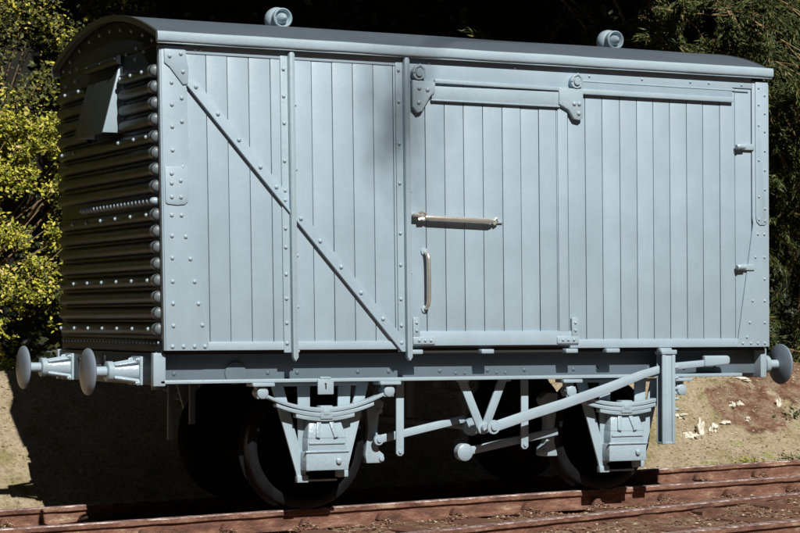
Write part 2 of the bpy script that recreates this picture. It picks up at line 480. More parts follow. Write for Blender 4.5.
place = ['under the left end of the van', 'below the left buffers', 'just left of the left wheel', 'under the left wheel', 'just right of the left wheel', 'below the vertical safety strap',
         'below the round brake rod end', 'below the V hanger', 'just left of the right wheel', 'under the right wheel', 'just right of the right wheel', 'below the brake lever guard', 'below the right end of the van', 'under the right buffer', 'beyond the right buffer', 'farthest right of the row']
xs = [1.30 + .65 * k for k in range(-3, 11)]
names_s = {-3: 'reddish timber sleeper at the left edge of the photo, left of the buffers', -2: 'reddish timber sleeper below the far left buffer', -1: 'reddish timber sleeper between the left buffers and the left wheel',
           0: 'reddish timber sleeper directly under the left wheel', 1: 'reddish timber sleeper just right of the left wheel', 2: 'reddish timber sleeper below the round brake rod end',
           3: 'reddish timber sleeper below and right of the V hanger', 4: 'reddish timber sleeper directly under the right wheel', 5: 'reddish timber sleeper just right of the right wheel',
           6: 'reddish timber sleeper where the sunlit part of the far rail begins', 7: 'reddish timber sleeper below the right end of the van body', 8: 'reddish timber sleeper below the right buffer',
           9: 'reddish timber sleeper just beyond the right buffer', 10: 'last reddish timber sleeper at the right edge of the photo'}
for k in range(-3, 11):
    x = 1.30 + .65 * k; z = slope(x)
    sl = jit_box(-.12, .12, -.28, 2.75, -.10, .0, k + 20).build('sleeper', M['sleeper'], loc=(x, 0, z - .150))
    tag(sl, names_s[k], 'sleeper', G_SL)
    for yy in (.512, 1.93):
        c = MB(.006)
        c.box(-.085, .085, yy - .15, yy + .15, -.008, .014); c.prism([(-.045, .025), (.045, .025), (.02, .075), (-.02, .075)], yy - .085, yy - .020)
        c.rivet((0, yy - .12, .012), (0, 0, 1), .02, .03)
        c.build('rail_chair', M['rust'], sl)
# turnout timbers in front, short stubs buried in the ballast
G_TT = 'buried timbers of the diverging line'
for k, (x, y, lb) in enumerate([(2.2, -1.15, 'half buried timber at the bottom centre, under the diverging rail'), (3.0, -.95, 'half buried timber in front of the V hanger'),
                                (3.8, -.75, 'half buried timber in front of the right wheel'), (4.6, -.6, 'half buried timber right of the right wheel, beside the bottom right rail'),
                                (5.4, -.35, 'half buried timber nearest the bottom right edge of the photo')]):
    o = jit_box(-.12, .12, -.7, .75, -.1, 0, k + 50).build('timber', M['sleeper'], loc=(x, y, gz(x, y) + .012)); o.rotation_euler = (0, 0, .32)
    tag(o, lb, 'timber', G_TT)

# ------------------------------------------------------------------ the van
van = empty('goods_wagon', (CX, CY, 0), 'grey blue planked goods van with corrugated dark end standing on rusty rails', 'railway wagon')
OFF = (-CX, -CY, 0)
def part(mb, name, m='frame_paint', parent=None, w=True):
    if parent is None: return mb.build(name, M[m], van, warp if w else None, OFF)
    return mb.build(name, M[m], parent, warp if w else None)

# --- side wall, near: planks, framing bands
left_lines = [.18, .346, .510, .679, .849, 1.014, 1.179, 1.346, 1.515, 1.685, 1.85, 1.975]
right_lines = [3.375, 3.535, 3.691, 3.855, 4.014, 4.169, 4.327, 4.488, 4.646, 4.811, 4.959, 5.122]
door_lines = [1.975, 2.118, 2.283, 2.447, 2.615, 2.786, 2.949, 3.111, 3.269, 3.372]
def planks(mb, lines, z0, z1, y0, y1, gap=.0026):
    for a, b_ in zip(lines[:-1], lines[1:]):
        j = random.uniform(-.0022, .0022)
        mb.box(a + gap, b_ - gap, y0 + j, y1, z0, z1)
sw = MB(.0030, 2)
planks(sw, left_lines, ZB + .055, ZT - .03, .0, .03); planks(sw, right_lines, ZB + .055, ZT - .04, .0, .03)
part(sw, 'side_planking', 'paint')
bk = MB(.0)
bk.box(.03, L - .03, .012, .075, ZB + .01, ZT + .02)
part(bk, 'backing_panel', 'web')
fr = MB(.006)
fr.box(.02, 1.975, -.010, .03, ZB, ZB + .062); part(fr, 'bottom_rail', 'paint'); fr = MB(.006); fr.box(3.378, L - .02, -.010, .03, ZB, ZB + .068)
part(fr, 'bottom_rail', 'paint')
fr = MB(.006)
fr.box(.16, 1.975, -.008, .03, ZT - .055, ZT + .03)
for x in (.26, .30): fr.rivet((x, -.008, ZT - .02), r=.014)
part(fr, 'top_rail', 'paint'); fr = MB(.006)
fr.prism([(1.978, 3.262), (4.93, 3.262), (4.93, 3.352), (5.12, 3.352), (5.12, ZT + .03), (1.978, ZT + .03)], -.010, .03)
fr.prism([(3.50, 3.342), (5.09, 3.335), (5.09, 3.325), (3.50, 3.332)], -.015, -.009)
for x in (3.57, 4.06, 4.52, 4.70, 5.02): fr.rivet((x, -.010, ZT - .052), r=.012)
for x in (2.15, 2.9): fr.rivet((x, -.010, ZT - .02), r=.012)
part(fr, 'top_rail', 'paint')
# other three walls
fw = MB(.004)
planks(fw, [.02 + i * .1637 for i in range(33)], ZB, ZT - .02, W - .03, W)
part(fw, 'side_planking', 'paint')
ew = MB(.01); ew.box(L - .03, L, .03, W - .03, ZB, ZT); ew.prism([(0, 0)] * 0 or [(L - .03, ZT), (L, ZT), (L, ZT + .02), (L - .03, ZT + .02)], .3, W - .3)
part(ew, 'end_planking', 'paint')
fl = MB(0); fl.box(.02, L - .02, .03, W - .03, ZB - .03, ZB + .008); part(fl, 'floor', 'floor', w=False)

# --- corner plates with rivets
def rv(mb, pts, y=-.012, **k):
    for x, z in pts: mb.rivet((x, y, z), **k)
cp = MB(.004)
cp.prism([(0, ZB), (.335, ZB), (.335, ZB + .04), (.205, 2.27), (.19, ZT), (0, ZT)], -.012, .0)
cp.box(-.012, .0, -.008, .05, ZB, ZT)
def unpx(lst): return lst
L1 = [(.06, z) for z in (2.20, 2.05, 1.89, 1.72, 1.56, 1.40)]
L2 = [(.135, 2.20), (.165, 2.045), (.197, 1.885), (.228, 1.72), (.255, 1.56), (.283, 1.405)]
rv(cp, L1 + L2 + [(.05, 1.25), (.135, 1.25), (.22, 1.25), (.30, 1.25)])
rv(cp, [(.075, z) for z in (2.50, 2.67, 2.84, 3.0, 3.16, 3.30)] + [(.15, 2.55), (.15, 2.88), (.15, 3.05), (.165, 3.23), (.145, 3.385)])
part(cp, 'corner_plate', 'paint')
ov = MB(.004)
pts = [(.012, 2.55), (.012, 2.31)] + [(.035 + .02 * (1 - math.cos(a)) - .02, 2.29 - .012 * math.sin(a)) for a in (0.3, 1.2)] + [(.10, 2.272), (.16, 2.278), (.185, 2.30), (.19, 2.34), (.19, 2.55)]
ov.prism(pts, -.022, -.012)
rv(ov, [(.06, 2.33), (.06, 2.43), (.13, 2.33), (.13, 2.45), (.06, 2.50)], y=-.022)
part(ov, 'splice_plate', 'paint')
gp = MB(.005)
gp.prism([(.02, 3.40), (.02, 3.30), (.06, 3.27), (.16, 3.145), (.20, 3.155), (.205, 3.26), (.18, 3.40)], -.024, -.012)
rv(gp, [(.06, 3.35), (.145, 3.37), (.16, 3.24)], y=-.024)
part(gp, 'gusset_plate', 'paint')
cr = MB(.004)
cr.prism([(4.965, ZB), (L, ZB), (L, ZT - .01), (5.122, ZT - .01), (5.122, 2.29), (5.13, 2.24)], -.012, .0)
cr.box(L, L + .01, -.008, .06, ZB, ZT)
cr.prism([(5.15, 2.30), (5.16, 2.25), (5.19, 2.225), (5.24, 2.225), (5.27, 2.25), (5.275, 2.30), (5.275, ZT - .02), (5.15, ZT - .02)], -.022, -.012)
rv(cr, [(5.24, z) for z in (3.30, 3.15, 3.0, 2.84, 2.68, 2.52, 2.36, 2.26)] + [(5.18, z) for z in (3.36, 3.22, 3.05, 2.76, 2.46, 2.27)], y=-.022, r=.011)
rv(cr, [(5.24, z) for z in (2.15, 1.96, 1.78, 1.60, 1.42)] + [(5.175, 2.15), (5.15, 1.96), (5.12, 1.6), (5.09, 1.42), (5.06, 1.30), (5.02, 1.25), (5.1, 1.25), (5.17, 1.25), (5.24, 1.25)], r=.012)
part(cr, 'corner_plate', 'paint')

# --- diagonal brace (angle strip) in one run behind the first stanchion
def brace(mb, x0, z0, x1, z1):
    d = Vector((x1 - x0, 0, z1 - z0)).normalized(); nrm = Vector((-d.z, 0, d.x))
    if nrm.x < 0: nrm = -nrm
    a, b_ = Vector((x0, 0, z0)), Vector((x1, 0, z1))
    q = [a, b_, b_ + nrm * .085, a + nrm * .085]
    mb.prism([(p.x, p.z) for p in q], -.016, .0)
    q = [a - nrm * .001, b_ - nrm * .001, b_ + nrm * .014, a + nrm * .014]
    mb.prism([(p.x, p.z) for p in q], -.034, -.010)
db = MB(.004)
brace(db, .185, 3.145, 1.885, 1.205)
rv(db, [(.26, 3.137), (.427, 2.947), (.588, 2.763), (.754, 2.569), (.878, 2.425), (1.072, 2.195), (1.225, 2.031), (1.394, 1.839), (1.556, 1.647), (1.737, 1.451)], y=-.016, r=.018, h=.016)
part(db, 'diagonal_brace', 'paint')

# --- stanchions (T section posts)
def stanchion(x, z0, z1, rz_, tip=True):
    s = MB(.005)
    s.box(x - .058, x + .052, -.014, .0, ZB - .02, z1)
    pts = [(x - .002, z0 + .03), (x + .018, z0), (x + .040, z0 + .03), (x + .040, z1 + .01), (x + .030, z1 + .025), (x + .006, z1 + .025), (x - .002, z1 + .01)]
    s.prism(pts, -.060, -.012)
    for z in rz_: s.rivet((x - .034, -.014, z), r=.016)
    for z in rz_[1::2]: s.rivet((x + .062, -.000, z - .06), r=.012)
    return part(s, 'stanchion', 'frame_paint')
stanchion(.982, 1.135, 3.40, [3.30, 3.10, 2.90, 2.62, 2.40, 2.33, 2.12, 1.98, 1.78, 1.60, 1.42, 1.27])
stanchion(1.925, 1.13, 3.41, [3.34, 3.10, 2.78, 2.48, 2.10, 1.86, 1.60, 1.40, 1.27])

# --- door
door = MB(.0030, 2)
planks(door, door_lines, ZB + .13, 3.26, -.004, .03)
door.box(3.278, 3.366, -.013, .02, ZB + .136, 3.26)
door.box(1.98, 3.452, -.016, .02, ZB + .026, ZB + .135)
dr = part(door, 'sliding_door', 'paint')
h = MB(.006); h.prism([(2.165, 3.232), (3.285, 3.238), (3.285, 3.128), (2.165, 3.130)], -.030, -.004)
h.prism([(2.16, 3.132), (3.29, 3.130), (3.29, 3.116), (2.16, 3.118)], -.034, -.006)
part(h, 'header_bar', 'frame_paint', dr)
for sx, cx0, sgn in ((0, 2.0, 1), (0, 3.47, -1)):
    g_ = MB(.007)
    if sgn > 0: pts = [(1.995, 3.27), (2.19, 3.262), (2.185, 3.18), (2.15, 3.155), (2.075, 3.035), (2.035, 3.02), (1.993, 3.065)]
    else: pts = [(3.275, 3.272), (3.495, 3.27), (3.49, 3.04), (3.46, 3.02), (3.41, 3.03), (3.36, 3.10), (3.275, 3.14)]
    g_.prism(pts, -.046, -.004)
    rq = MB(.004)
    cx1 = 2.045 if sgn > 0 else 3.43
    rq.lathe((cx1, .0, 3.325), (0, -1, 0), [(0, .05), (.045, .055), (.055, .052), (.056, .03), (.07, .028), (.072, 0)], 20)
    rq.tube([(cx1 - .045, -.05, 3.325), (cx1 - .03, -.055, 3.365), (cx1 + .01, -.055, 3.383), (cx1 + .045, -.05, 3.355), (cx1 + .05, -.045, 3.29)], .013, 8)
    part(rq, 'track_roller', 'frame_paint', dr)
    for px, pz in (((2.05, 3.21), (2.12, 3.20), (2.045, 3.10)) if sgn > 0 else ((3.41, 3.15), (3.455, 3.15), (3.45, 3.075))):
        g_.rivet((px, -.046, pz), r=.02, h=.016)
    part(g_, 'hanger_bracket', 'frame_paint', dr)
for (xa, xb, xv) in ((1.985, 2.175, 1.985), (3.25, 3.45, 3.385)):
    b2 = MB(.008)
    b2.box(xa, xb, -.028, -.004, ZB + .035, ZB + .095); b2.box(xv, xv + .06, -.027, -.004, ZB + .09, 1.462)
    for x in (xa + .05, xa + .1, xa + .15): b2.rivet((x, -.028, ZB + .065), r=.013)
    for z in (1.36, 1.42): b2.rivet((xv + .03, -.027, z), r=.013)
    part(b2, 'corner_bracket', 'frame_paint', dr)
# latch bar, bare metal
hb = MB(.003)
hb.tube([(2.085, -.050, 2.222), (2.12, -.052, 2.221), (2.64, -.052, 2.205), (2.675, -.050, 2.205)], [.015, .022, .021, .013], 14)
hb.tube([(1.985, -.035, 2.232), (1.99, -.06, 2.24), (2.03, -.055, 2.235), (2.09, -.050, 2.222)], .013, 10)
hb.tube([(2.03, -.05, 2.25), (2.05, -.07, 2.262), (2.08, -.07, 2.25), (2.075, -.06, 2.215), (2.03, -.05, 2.205)], .011, 8)
hb.tube([(2.67, -.050, 2.207), (2.70, -.05, 2.23), (2.715, -.04, 2.205), (2.69, -.03, 2.18)], .011, 8)
part(hb, 'latch_bar', 'brass', dr)
hl = MB(.006); hl.box(2.70, 2.775, -.022, -.004, 2.19, 2.212); part(hl, 'latch_plate', 'frame_paint', dr); hl = MB(.006); hl.box(1.98, 2.04, -.03, -.004, 2.20, 2.262); part(hl, 'latch_plate', 'frame_paint', dr)
gh = MB()
gh.tube([(2.097, -.004, 1.960), (2.099, -.035, 1.955), (2.103, -.055, 1.935), (2.106, -.062, 1.90), (2.108, -.062, 1.75), (2.106, -.062, 1.59), (2.102, -.055, 1.555), (2.098, -.035, 1.535), (2.096, -.004, 1.530)], [.014, .015, .016, .017, .0175, .017, .016, .015, .014], 12)
part(gh, 'grab_handle', 'brass', dr)
for z in (1.965, 1.525):
    gp2 = MB(.004)
    gp2.lathe((2.096, -.004, z), (0, -1, 0), [(0, .03), (.010, .028), (.012, .012), (.02, .010), (.021, 0)], 14)
    part(gp2, 'handle_foot', 'frame_paint', dr)

# --- door rail
tr_ = MB(.006)
tr_.prism([(2.19, 3.285), (3.30, 3.276), (3.30, 3.246), (2.19, 3.254)], -.040, -.004)
part(tr_, 'door_rail', 'frame_paint', dr); tr_ = MB(.006)
tr_.prism([(3.488, 3.272), (4.925, 3.270), (4.925, 3.228), (3.488, 3.230)], -.036, -.012)
tr_.box(4.87, 4.90, -.03, 0, 3.235, 3.265); tr_.box(4.2, 4.23, -.03, 0, 3.235, 3.265); tr_.box(3.6, 3.63, -.03, 0, 3.235, 3.265)
part(tr_, 'door_rail', 'frame_paint')
for z in (2.867, 1.876):
    s = MB(.006)
    s.tube([(4.945, -.045, z - .005), (4.965, -.045, z)], [.020, .026], 12); s.tube([(4.965, -.04, z), (5.03, -.035, z)], .022, 12)
    s.box(5.02, 5.135, -.026, .0, z - .025, z + .025)
    part(s, 'door_stop', 'frame_paint')
st = None
for x, w_ in ((2.01, .055), (2.626, .055), (3.38, .055), (3.76, .062), (4.26, .055)):
    s = MB(.008); s.box(x - w_, x + w_, -.035, .04, 1.182, 1.216); part(s, 'guide_lug', 'frame_paint', w=False)

# --- corrugated end
ce_ = MB(.005)
ce_.box(.0, .04, .02, W - .02, ZB - .01, ZT)
arch = [( .02, ZT)] + [(CY + d, 3.725 - .16 * d * d) for d in [-1.20 + i * .1 for i in range(25)]] + [(W - .02, ZT)]
n_ = len(arch)
vs = [(.0, y, z) for y, z in arch] + [(.04, y, z) for y, z in arch]
ce_.hard(vs, [tuple(range(n_)), tuple(range(2 * n_ - 1, n_ - 1, -1))] + [(i, (i + 1) % n_, (i + 1) % n_ + n_, i + n_) for i in range(n_)])
ce_.box(-.016, .0, .02, W - .02, 1.205, 1.30)
def half_tube(mb, y0, y1, z, r=.050, n=12):
    """horizontal pressed ridge with rounded ends, bulging towards -X"""
    secs = []
    for k in range(5): a = k / 4 * PI / 2; secs.append((y0 + r * (1 - math.sin(a)), r * math.cos(PI / 2 - a) if k else .001))
    secs2 = []
    for k in range(5): a = k / 4 * PI / 2; secs2.append((y1 - r + r * math.sin(a), max(r * math.cos(a), .001)))
    vs, fs = [], []
    for (y, rr) in secs + secs2:
        for k in range(n + 1):
            a = -PI / 2 + PI * k / n
            vs.append((-rr * math.cos(a) * 1.15, y, z + rr * math.sin(a)))
    for i in range(len(secs + secs2) - 1):
        for k in range(n): fs.append((i * (n + 1) + k, i * (n + 1) + k + 1, (i + 1) * (n + 1) + k + 1, (i + 1) * (n + 1) + k))
    mb.soft(vs, fs)
tz = [3.251, 3.133, 3.015, 2.897, 2.772, 2.655, 2.536, 2.411, 2.205, 2.085, 1.970, 1.849, 1.728, 1.607, 1.490, 1.375]
Y0, Y1 = .075, W - .06
for i, z in enumerate(tz):
    if i < 4:
        half_tube(ce_, Y0, .83, z); half_tube(ce_, 1.60, Y1, z - .012)
    else: half_tube(ce_, Y0, Y1, z)
def cap_mesh(y, z, r=.0512, n=14):
    vs, fs = [], []; prof = [(y + .045, r), (y + .012, r), (y - .006, r * .93), (y - .020, r * .72), (y - .028, r * .4), (y - .030, .001)]
    for (yy, rr) in prof:
        for k in range(n + 1):
            a = -PI / 2 + PI * k / n; vs.append((-rr * math.cos(a) * 1.17, yy, z + rr * math.sin(a)))
    for i in range(len(prof) - 1):
        for k in range(n): fs.append((i * (n + 1) + k, i * (n + 1) + k + 1, (i + 1) * (n + 1) + k + 1, (i + 1) * (n + 1) + k))
    m_ = MB(); m_.soft(vs, fs); return m_
rvm = ce_; ce_.cur = 1; ce_.extra = [M['frame_paint']]
for i, z in enumerate(tz):
    ys = {0: [.25, .5, .74, 1.75, 2.1], 4: [.18, .45, .8, 1.9, 2.2], 8: [.2 + .35 * k for k in range(7)], 12: [.2 + .35 * k for k in range(7)], 15: [.2 + .35 * k for k in range(7)]}.get(i, [])
    for y in ys: rvm.rivet((-.0575, y, z), (-1, 0, .1), .016, .016)
    if i in (0, 4, 8, 12): rvm.rivet((-.0, .045, z + .05), (-1, -.2, 0), .013)
for k in range(21): rvm.lathe((.0, .12 + k * .082, 2.306), (-1, 0, 0), [(0, .030), (.025, .029), (.045, .022), (.056, .010), (.058, 0)], 12)
for k in range(30): rvm.rivet((-.016, .10 + k * .078, 1.275), (-1, 0, 0), .012, .012)
for d in (-1.05, -.85, -.6, -.35, -.1, .15, .4, .65, .9, 1.08):
    rvm.rivet((.0, CY + d, 3.66 - .16 * d * d), (-1, -.1, 0), .017, .016)
for y, z in ((2.25, 3.34), (2.0, 3.36), (1.95, 3.46), (.75, 3.44), (.55, 3.38), (.52, 3.46), (.35, 3.42), (2.12, 3.45)): rvm.rivet((.0, y, z), (-1, -.1, 0), .016, .016)
for z in [1.34 + i * .19 for i in range(11)]: rvm.rivet((.0, .035, z), (-1, 0, 0), .011, .011)
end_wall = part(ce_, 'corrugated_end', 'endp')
for z in tz: part(cap_mesh(.088, z), 'ridge_end', 'ridge', end_wall)
# ventilator hood: sloping front plate, side cheeks, hinge roll on top
hd = MB(.006)
ya, yb = .84, 1.53
def slab(mb, p, t=.014):
    a, b_, c_ = (Vector(q) for q in p[:3]); nn = (b_ - a).cross(c_ - a).normalized() * t
    vs = [Vector(q) for q in p] + [Vector(q) - nn for q in p]; k = len(p)
    mb.hard(vs, [tuple(range(k)), tuple(range(2 * k - 1, k - 1, -1))] + [(i, i + k, (i + 1) % k + k, (i + 1) % k) for i in range(k)])
slab(hd, [(-.03, ya, 3.37), (-.03, yb, 3.37), (-.175, yb, 2.85), (-.175, ya, 2.85)])
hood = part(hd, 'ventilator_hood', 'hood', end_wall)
for y in (ya, yb):
    ck = MB(.004)
    ck.hard([(0, y - .007, 3.36), (-.028, y - .007, 3.36), (-.168, y - .007, 2.855), (0, y - .007, 2.855), (0, y + .007, 3.36), (-.028, y + .007, 3.36), (-.168, y + .007, 2.855), (0, y + .007, 2.855)],
            [(0, 1, 2, 3), (7, 6, 5, 4), (0, 4, 5, 1), (1, 5, 6, 2), (2, 6, 7, 3), (3, 7, 4, 0)])
    part(ck, 'hood_cheek', 'frame_paint', end_wall)
hr = MB(); hr.tube([(-.03, .80, 3.405), (-.03, 1.57, 3.405)], .035, 14)
for y in (.84, 1.2, 1.52): hr.rivet((-.065, y, 3.41), (-1, 0, .2), .014)
part(hr, 'hood_hinge', 'endp', end_wall)

# --- roof
rf = MB(.0)
ys = [-.035 + i * (W + .07) / 40 for i in range(41)]
top = [(y, 3.765 - .158 * (y - CY) ** 2) for y in ys]; bot = [(y, z - .034) for y, z in top]
loop = top + bot[::-1]; k = len(loop)
xr = [-.025 + (L + .035) * i / 60 for i in range(61)]
vs = []
for x in xr:
    for (y, z) in loop: vs.append((x, y, z + noise.noise(Vector((x * 1.1, y * 1.5, 2))) * .004))
fs = [tuple(range(k)), tuple(range(len(vs) - 1, len(vs) - k - 1, -1))]
for i in range(len(xr) - 1):
    for j in range(k): fs.append((i * k + j, i * k + (j + 1) % k, (i + 1) * k + (j + 1) % k, (i + 1) * k + j))
rf.soft(vs, fs)
roof = part(rf, 'roof', 'roofp')
gt = MB(.018, 4); gt.box(-.045, L + .04, -.066, -.026, 3.447, 3.522)
gt.box(-.042, L + .038, -.056, -.028, 3.432, 3.446)
vs, fs = [], []
prof = [(-.030, 3.447), (-.058, 3.447), (-.066, 3.451), (-.071, 3.460), (-.0725, 3.48), (-.072, 3.505), (-.067, 3.517), (-.056, 3.524), (-.030, 3.526)]
NP, NX = len(prof), 140
for i in range(NX + 1):
    x = -.045 + (L + .060) * i / NX
    jy = .005 * noise.noise(Vector((x * 2.3, 0, 0))) + .0035 * noise.noise(Vector((math.floor(x * 1.35) * 3.7, 5, 0)))
    jz = .005 * noise.noise(Vector((x * 1.7, 9, 0))) + .003 * noise.noise(Vector((math.floor(x * 1.35) * 2.9, 7, 0)))
    for (y, z) in prof: vs.append((x, y + jy, z + jz))
for i in range(NX):
    for k2 in range(NP): fs.append((i * NP + k2, i * NP + (k2 + 1) % NP, (i + 1) * NP + (k2 + 1) % NP, (i + 1) * NP + k2))
fs.append(tuple(range(NP))); fs.append(tuple(range((NX + 1) * NP - 1, NX * NP - 1, -1)))
gt = MB(.003); gt.soft(vs, fs); gt.box(-.042, L + .012, -.056, -.031, 3.436, 3.444)
part(gt, 'cornice', 'frame_paint', roof)
gt = MB(.010, 3); gt.box(-.045, L + .04, W + .026, W + .070, 3.436, 3.528); part(gt, 'cornice', 'frame_paint', roof)
for (x0, x1, sgn) in ((-.045, -.023, 1), (L + .009, L + .018, 1)):
    rim = MB(.0); vs = []
    for x in (x0, x1):
        for (y, z) in [(y, z + .006) for y, z in top] + [(y, z - .008) for y, z in bot[::-1]]: vs.append((x, y, z))
    fs = [tuple(range(k)), tuple(range(2 * k - 1, k - 1, -1))] + [(i, i + k, (i + 1) % k + k, (i + 1) % k) for i in range(k)]
    rim.soft(vs, fs)
    part(rim, 'end_rim', 'rim', roof)
for vx in (1.39, 4.50):
    rvn = MB(.004)
    c0 = (vx, CY + .10, 3.850)
    rvn.lathe(c0, (0, -1, 0), [(0, .03), (.010, .060), (.03, .086), (.06, .099), (.095, .101), (.125, .094), (.146, .080), (.152, .070), (.160, .078), (.19, .083), (.212, .080), (.218, .072), (.208, .062), (.18, .056), (.18, .046), (.215, .038), (.25, .014), (.256, 0)], 28)
    rvn.lathe((vx, CY, 3.745), (0, 0, 1), [(0, .075), (.012, .072), (.02, .045), (.10, .038)], 18)
    part(rvn, 'roof_ventilator', 'frame_paint', roof, w=False)

# --- underframe
def solebar(y0, y1, yw0, yw1):
    s = MB(.005)
    s.box(-.02, 5.055, y0, y1, .978, 1.004); s.box(-.02, 5.055, y0 + .09 * (y0 < 1), y1 - .09 * (y0 > 1), 1.188, 1.208)
    so = part(s, 'solebar', 'frame_paint', w=False)
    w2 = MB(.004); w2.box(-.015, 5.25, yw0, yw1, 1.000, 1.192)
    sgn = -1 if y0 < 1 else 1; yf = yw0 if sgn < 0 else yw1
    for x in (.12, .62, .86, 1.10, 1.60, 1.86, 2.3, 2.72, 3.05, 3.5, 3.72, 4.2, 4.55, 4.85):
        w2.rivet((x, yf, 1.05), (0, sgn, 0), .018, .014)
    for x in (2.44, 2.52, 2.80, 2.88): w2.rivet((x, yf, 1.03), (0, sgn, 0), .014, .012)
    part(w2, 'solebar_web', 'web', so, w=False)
    return so
sb = solebar(.045, .175, .150, .172); solebar(W - .175, W - .045, W - .172, W - .150)
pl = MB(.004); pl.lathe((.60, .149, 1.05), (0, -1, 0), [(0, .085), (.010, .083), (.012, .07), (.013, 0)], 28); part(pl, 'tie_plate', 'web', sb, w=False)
hs = MB(.008); hs.box(-.065, -.01, .095, W - .095, .965, 1.200)
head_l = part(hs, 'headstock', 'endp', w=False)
hs = MB(.008); hs.box(-.075, .02, .045, .105, .962, 1.203); part(hs, 'corner_angle', 'frame_paint', head_l, w=False)
hs = MB(.008); hs.box(-.075, .02, W - .105, W - .045, .962, 1.203); part(hs, 'corner_angle', 'frame_paint', head_l, w=False)
hs = MB(.008); hs.box(5.25, 5.31, .06, W - .06, .965, 1.205); part(hs, 'headstock', 'frame_paint', w=False)
# cross members and far gear keep the underside dark and real
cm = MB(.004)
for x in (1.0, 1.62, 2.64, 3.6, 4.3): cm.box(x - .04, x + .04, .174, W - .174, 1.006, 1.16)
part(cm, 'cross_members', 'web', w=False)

# coupling hook on the headstock, drawn small between the buffers
dh = MB(.004)
dh.box(-.085, -.066, CY - .09, CY + .09, 1.0, 1.17)
dh.tube([(-.07, CY, 1.085), (-.19, CY, 1.085), (-.24, CY, 1.10), (-.25, CY, 1.145), (-.215, CY, 1.165)], [.028, .026, .026, .02, .012], 12)
part(dh, 'draw_hook', 'endp', w=False)

def buffer(x, y, sgn):
    b_ = MB(.005)
    b_.lathe((x, y, 1.065), (sgn, 0, 0), [(0, .085), (.02, .083), (.16, .062), (.20, .060), (.205, .076), (.245, .076), (.25, .068), (.252, .05)], 22)
    b_.box(min(x, x + sgn * .022), max(x, x + sgn * .022), y - .105, y + .105, .965, 1.175)
    for a in (PI / 4, 3 * PI / 4, 5 * PI / 4, 7 * PI / 4):
        dy, dz = math.cos(a), math.sin(a)
        b_.bar((x + sgn * .01, y + dy * .105, 1.065 + dz * .105), (x + sgn * .20, y + dy * .064, 1.065 + dz * .064), .028, .026, up=(0, dy, dz))
    for dy in (-.08, .08):
        for dz in (-.085, .085): b_.lathe((x + sgn * .02, y + dy, 1.065 + dz), (sgn, 0, 0), [(0, .018), (.02, .018), (.022, .012), (.03, .01), (.031, 0)], 6)
    hsg = part(b_, 'buffer', 'gloss', w=False)
    s = MB(); s.lathe((x, y, 1.065), (sgn, 0, 0), [(.24, .038), (.375, .038)], 18); part(s, 'buffer_shank', 'frame_paint', hsg, w=False)
    h_ = MB(); h_.lathe((x, y, 1.065), (sgn, 0, 0), [(.345, .04), (.362, .10), (.370, .158), (.378, .170), (.390, .172), (.400, .165), (.412, .12), (.420, .06), (.422, 0)], 36)
    part(h_, 'buffer_head', 'buffer', hsg, w=False)
for y in (CY - .82, CY + .82): buffer(-.065, y, -1); buffer(5.31, y, 1)

# --- wheels
def wheelset(x, z, r):
    ax = MB(); ax.tube([(x, .30, z), (x, W - .30, z)], .06, 16)
    a = part(ax, 'axle', 'wheel', w=False)
    for y, s in ((.512, -1), (1.93, 1)):
        w_ = MB()
        yo = y + s * .065; yi = y - s * .055
        # tyre ring lathe about Y
        w_.lathe((x, 0, z), (0, 1, 0), [(yo, r - .075), (yo + s * .004, r - .065), (yo, r - .012), (yo - s * .012, r), (y - s * .035, r + .004), (y - s * .045, r + .025), (yi + s * .006, r + .032), (yi, r + .02), (yi, r - .075), (yo, r - .075)][:: 1], 64)
        t = part(w_, 'wheel', 'tread', w=False)
        # dished plate with four holes
        vs, fs = [], []; N, rings = 64, [.10, .16, .22, .28, .33, r - .07]
        for yy in (y - .012, y + .012):
            for q in rings:
                for k_ in range(N): vs.append((x + math.cos(2 * PI * k_ / N) * q, yy + s * .02 * (q - .2) / .2, z + math.sin(2 * PI * k_ / N) * q))
        R_ = len(rings)
        hole = lambda i_, k_: i_ in (2, 3) and (k_ - 6) % 16 in (0, 1, 2, 3)
        for i_ in range(R_ - 1):
            for k_ in range(N):
                if hole(i_, k_): continue
                k2 = (k_ + 1) % N
                fs.append((i_ * N + k_, i_ * N + k2, (i_ + 1) * N + k2, (i_ + 1) * N + k_))
                o2 = R_ * N; fs.append((o2 + i_ * N + k_, o2 + (i_ + 1) * N + k_, o2 + (i_ + 1) * N + k2, o2 + i_ * N + k2))
        d = MB(); d.soft(vs, fs); part(d, 'wheel_disc', 'wheel', t, w=False)
        hb_ = MB(); hb_.lathe((x, y - .09, z), (0, 1, 0), [(0, .10), (.01, .11), (.17, .11), (.18, .10)], 24); part(hb_, 'wheel_hub', 'wheel', t, w=False)
wheelset(1.31, .487, .487); wheelset(3.955, .522, .462)

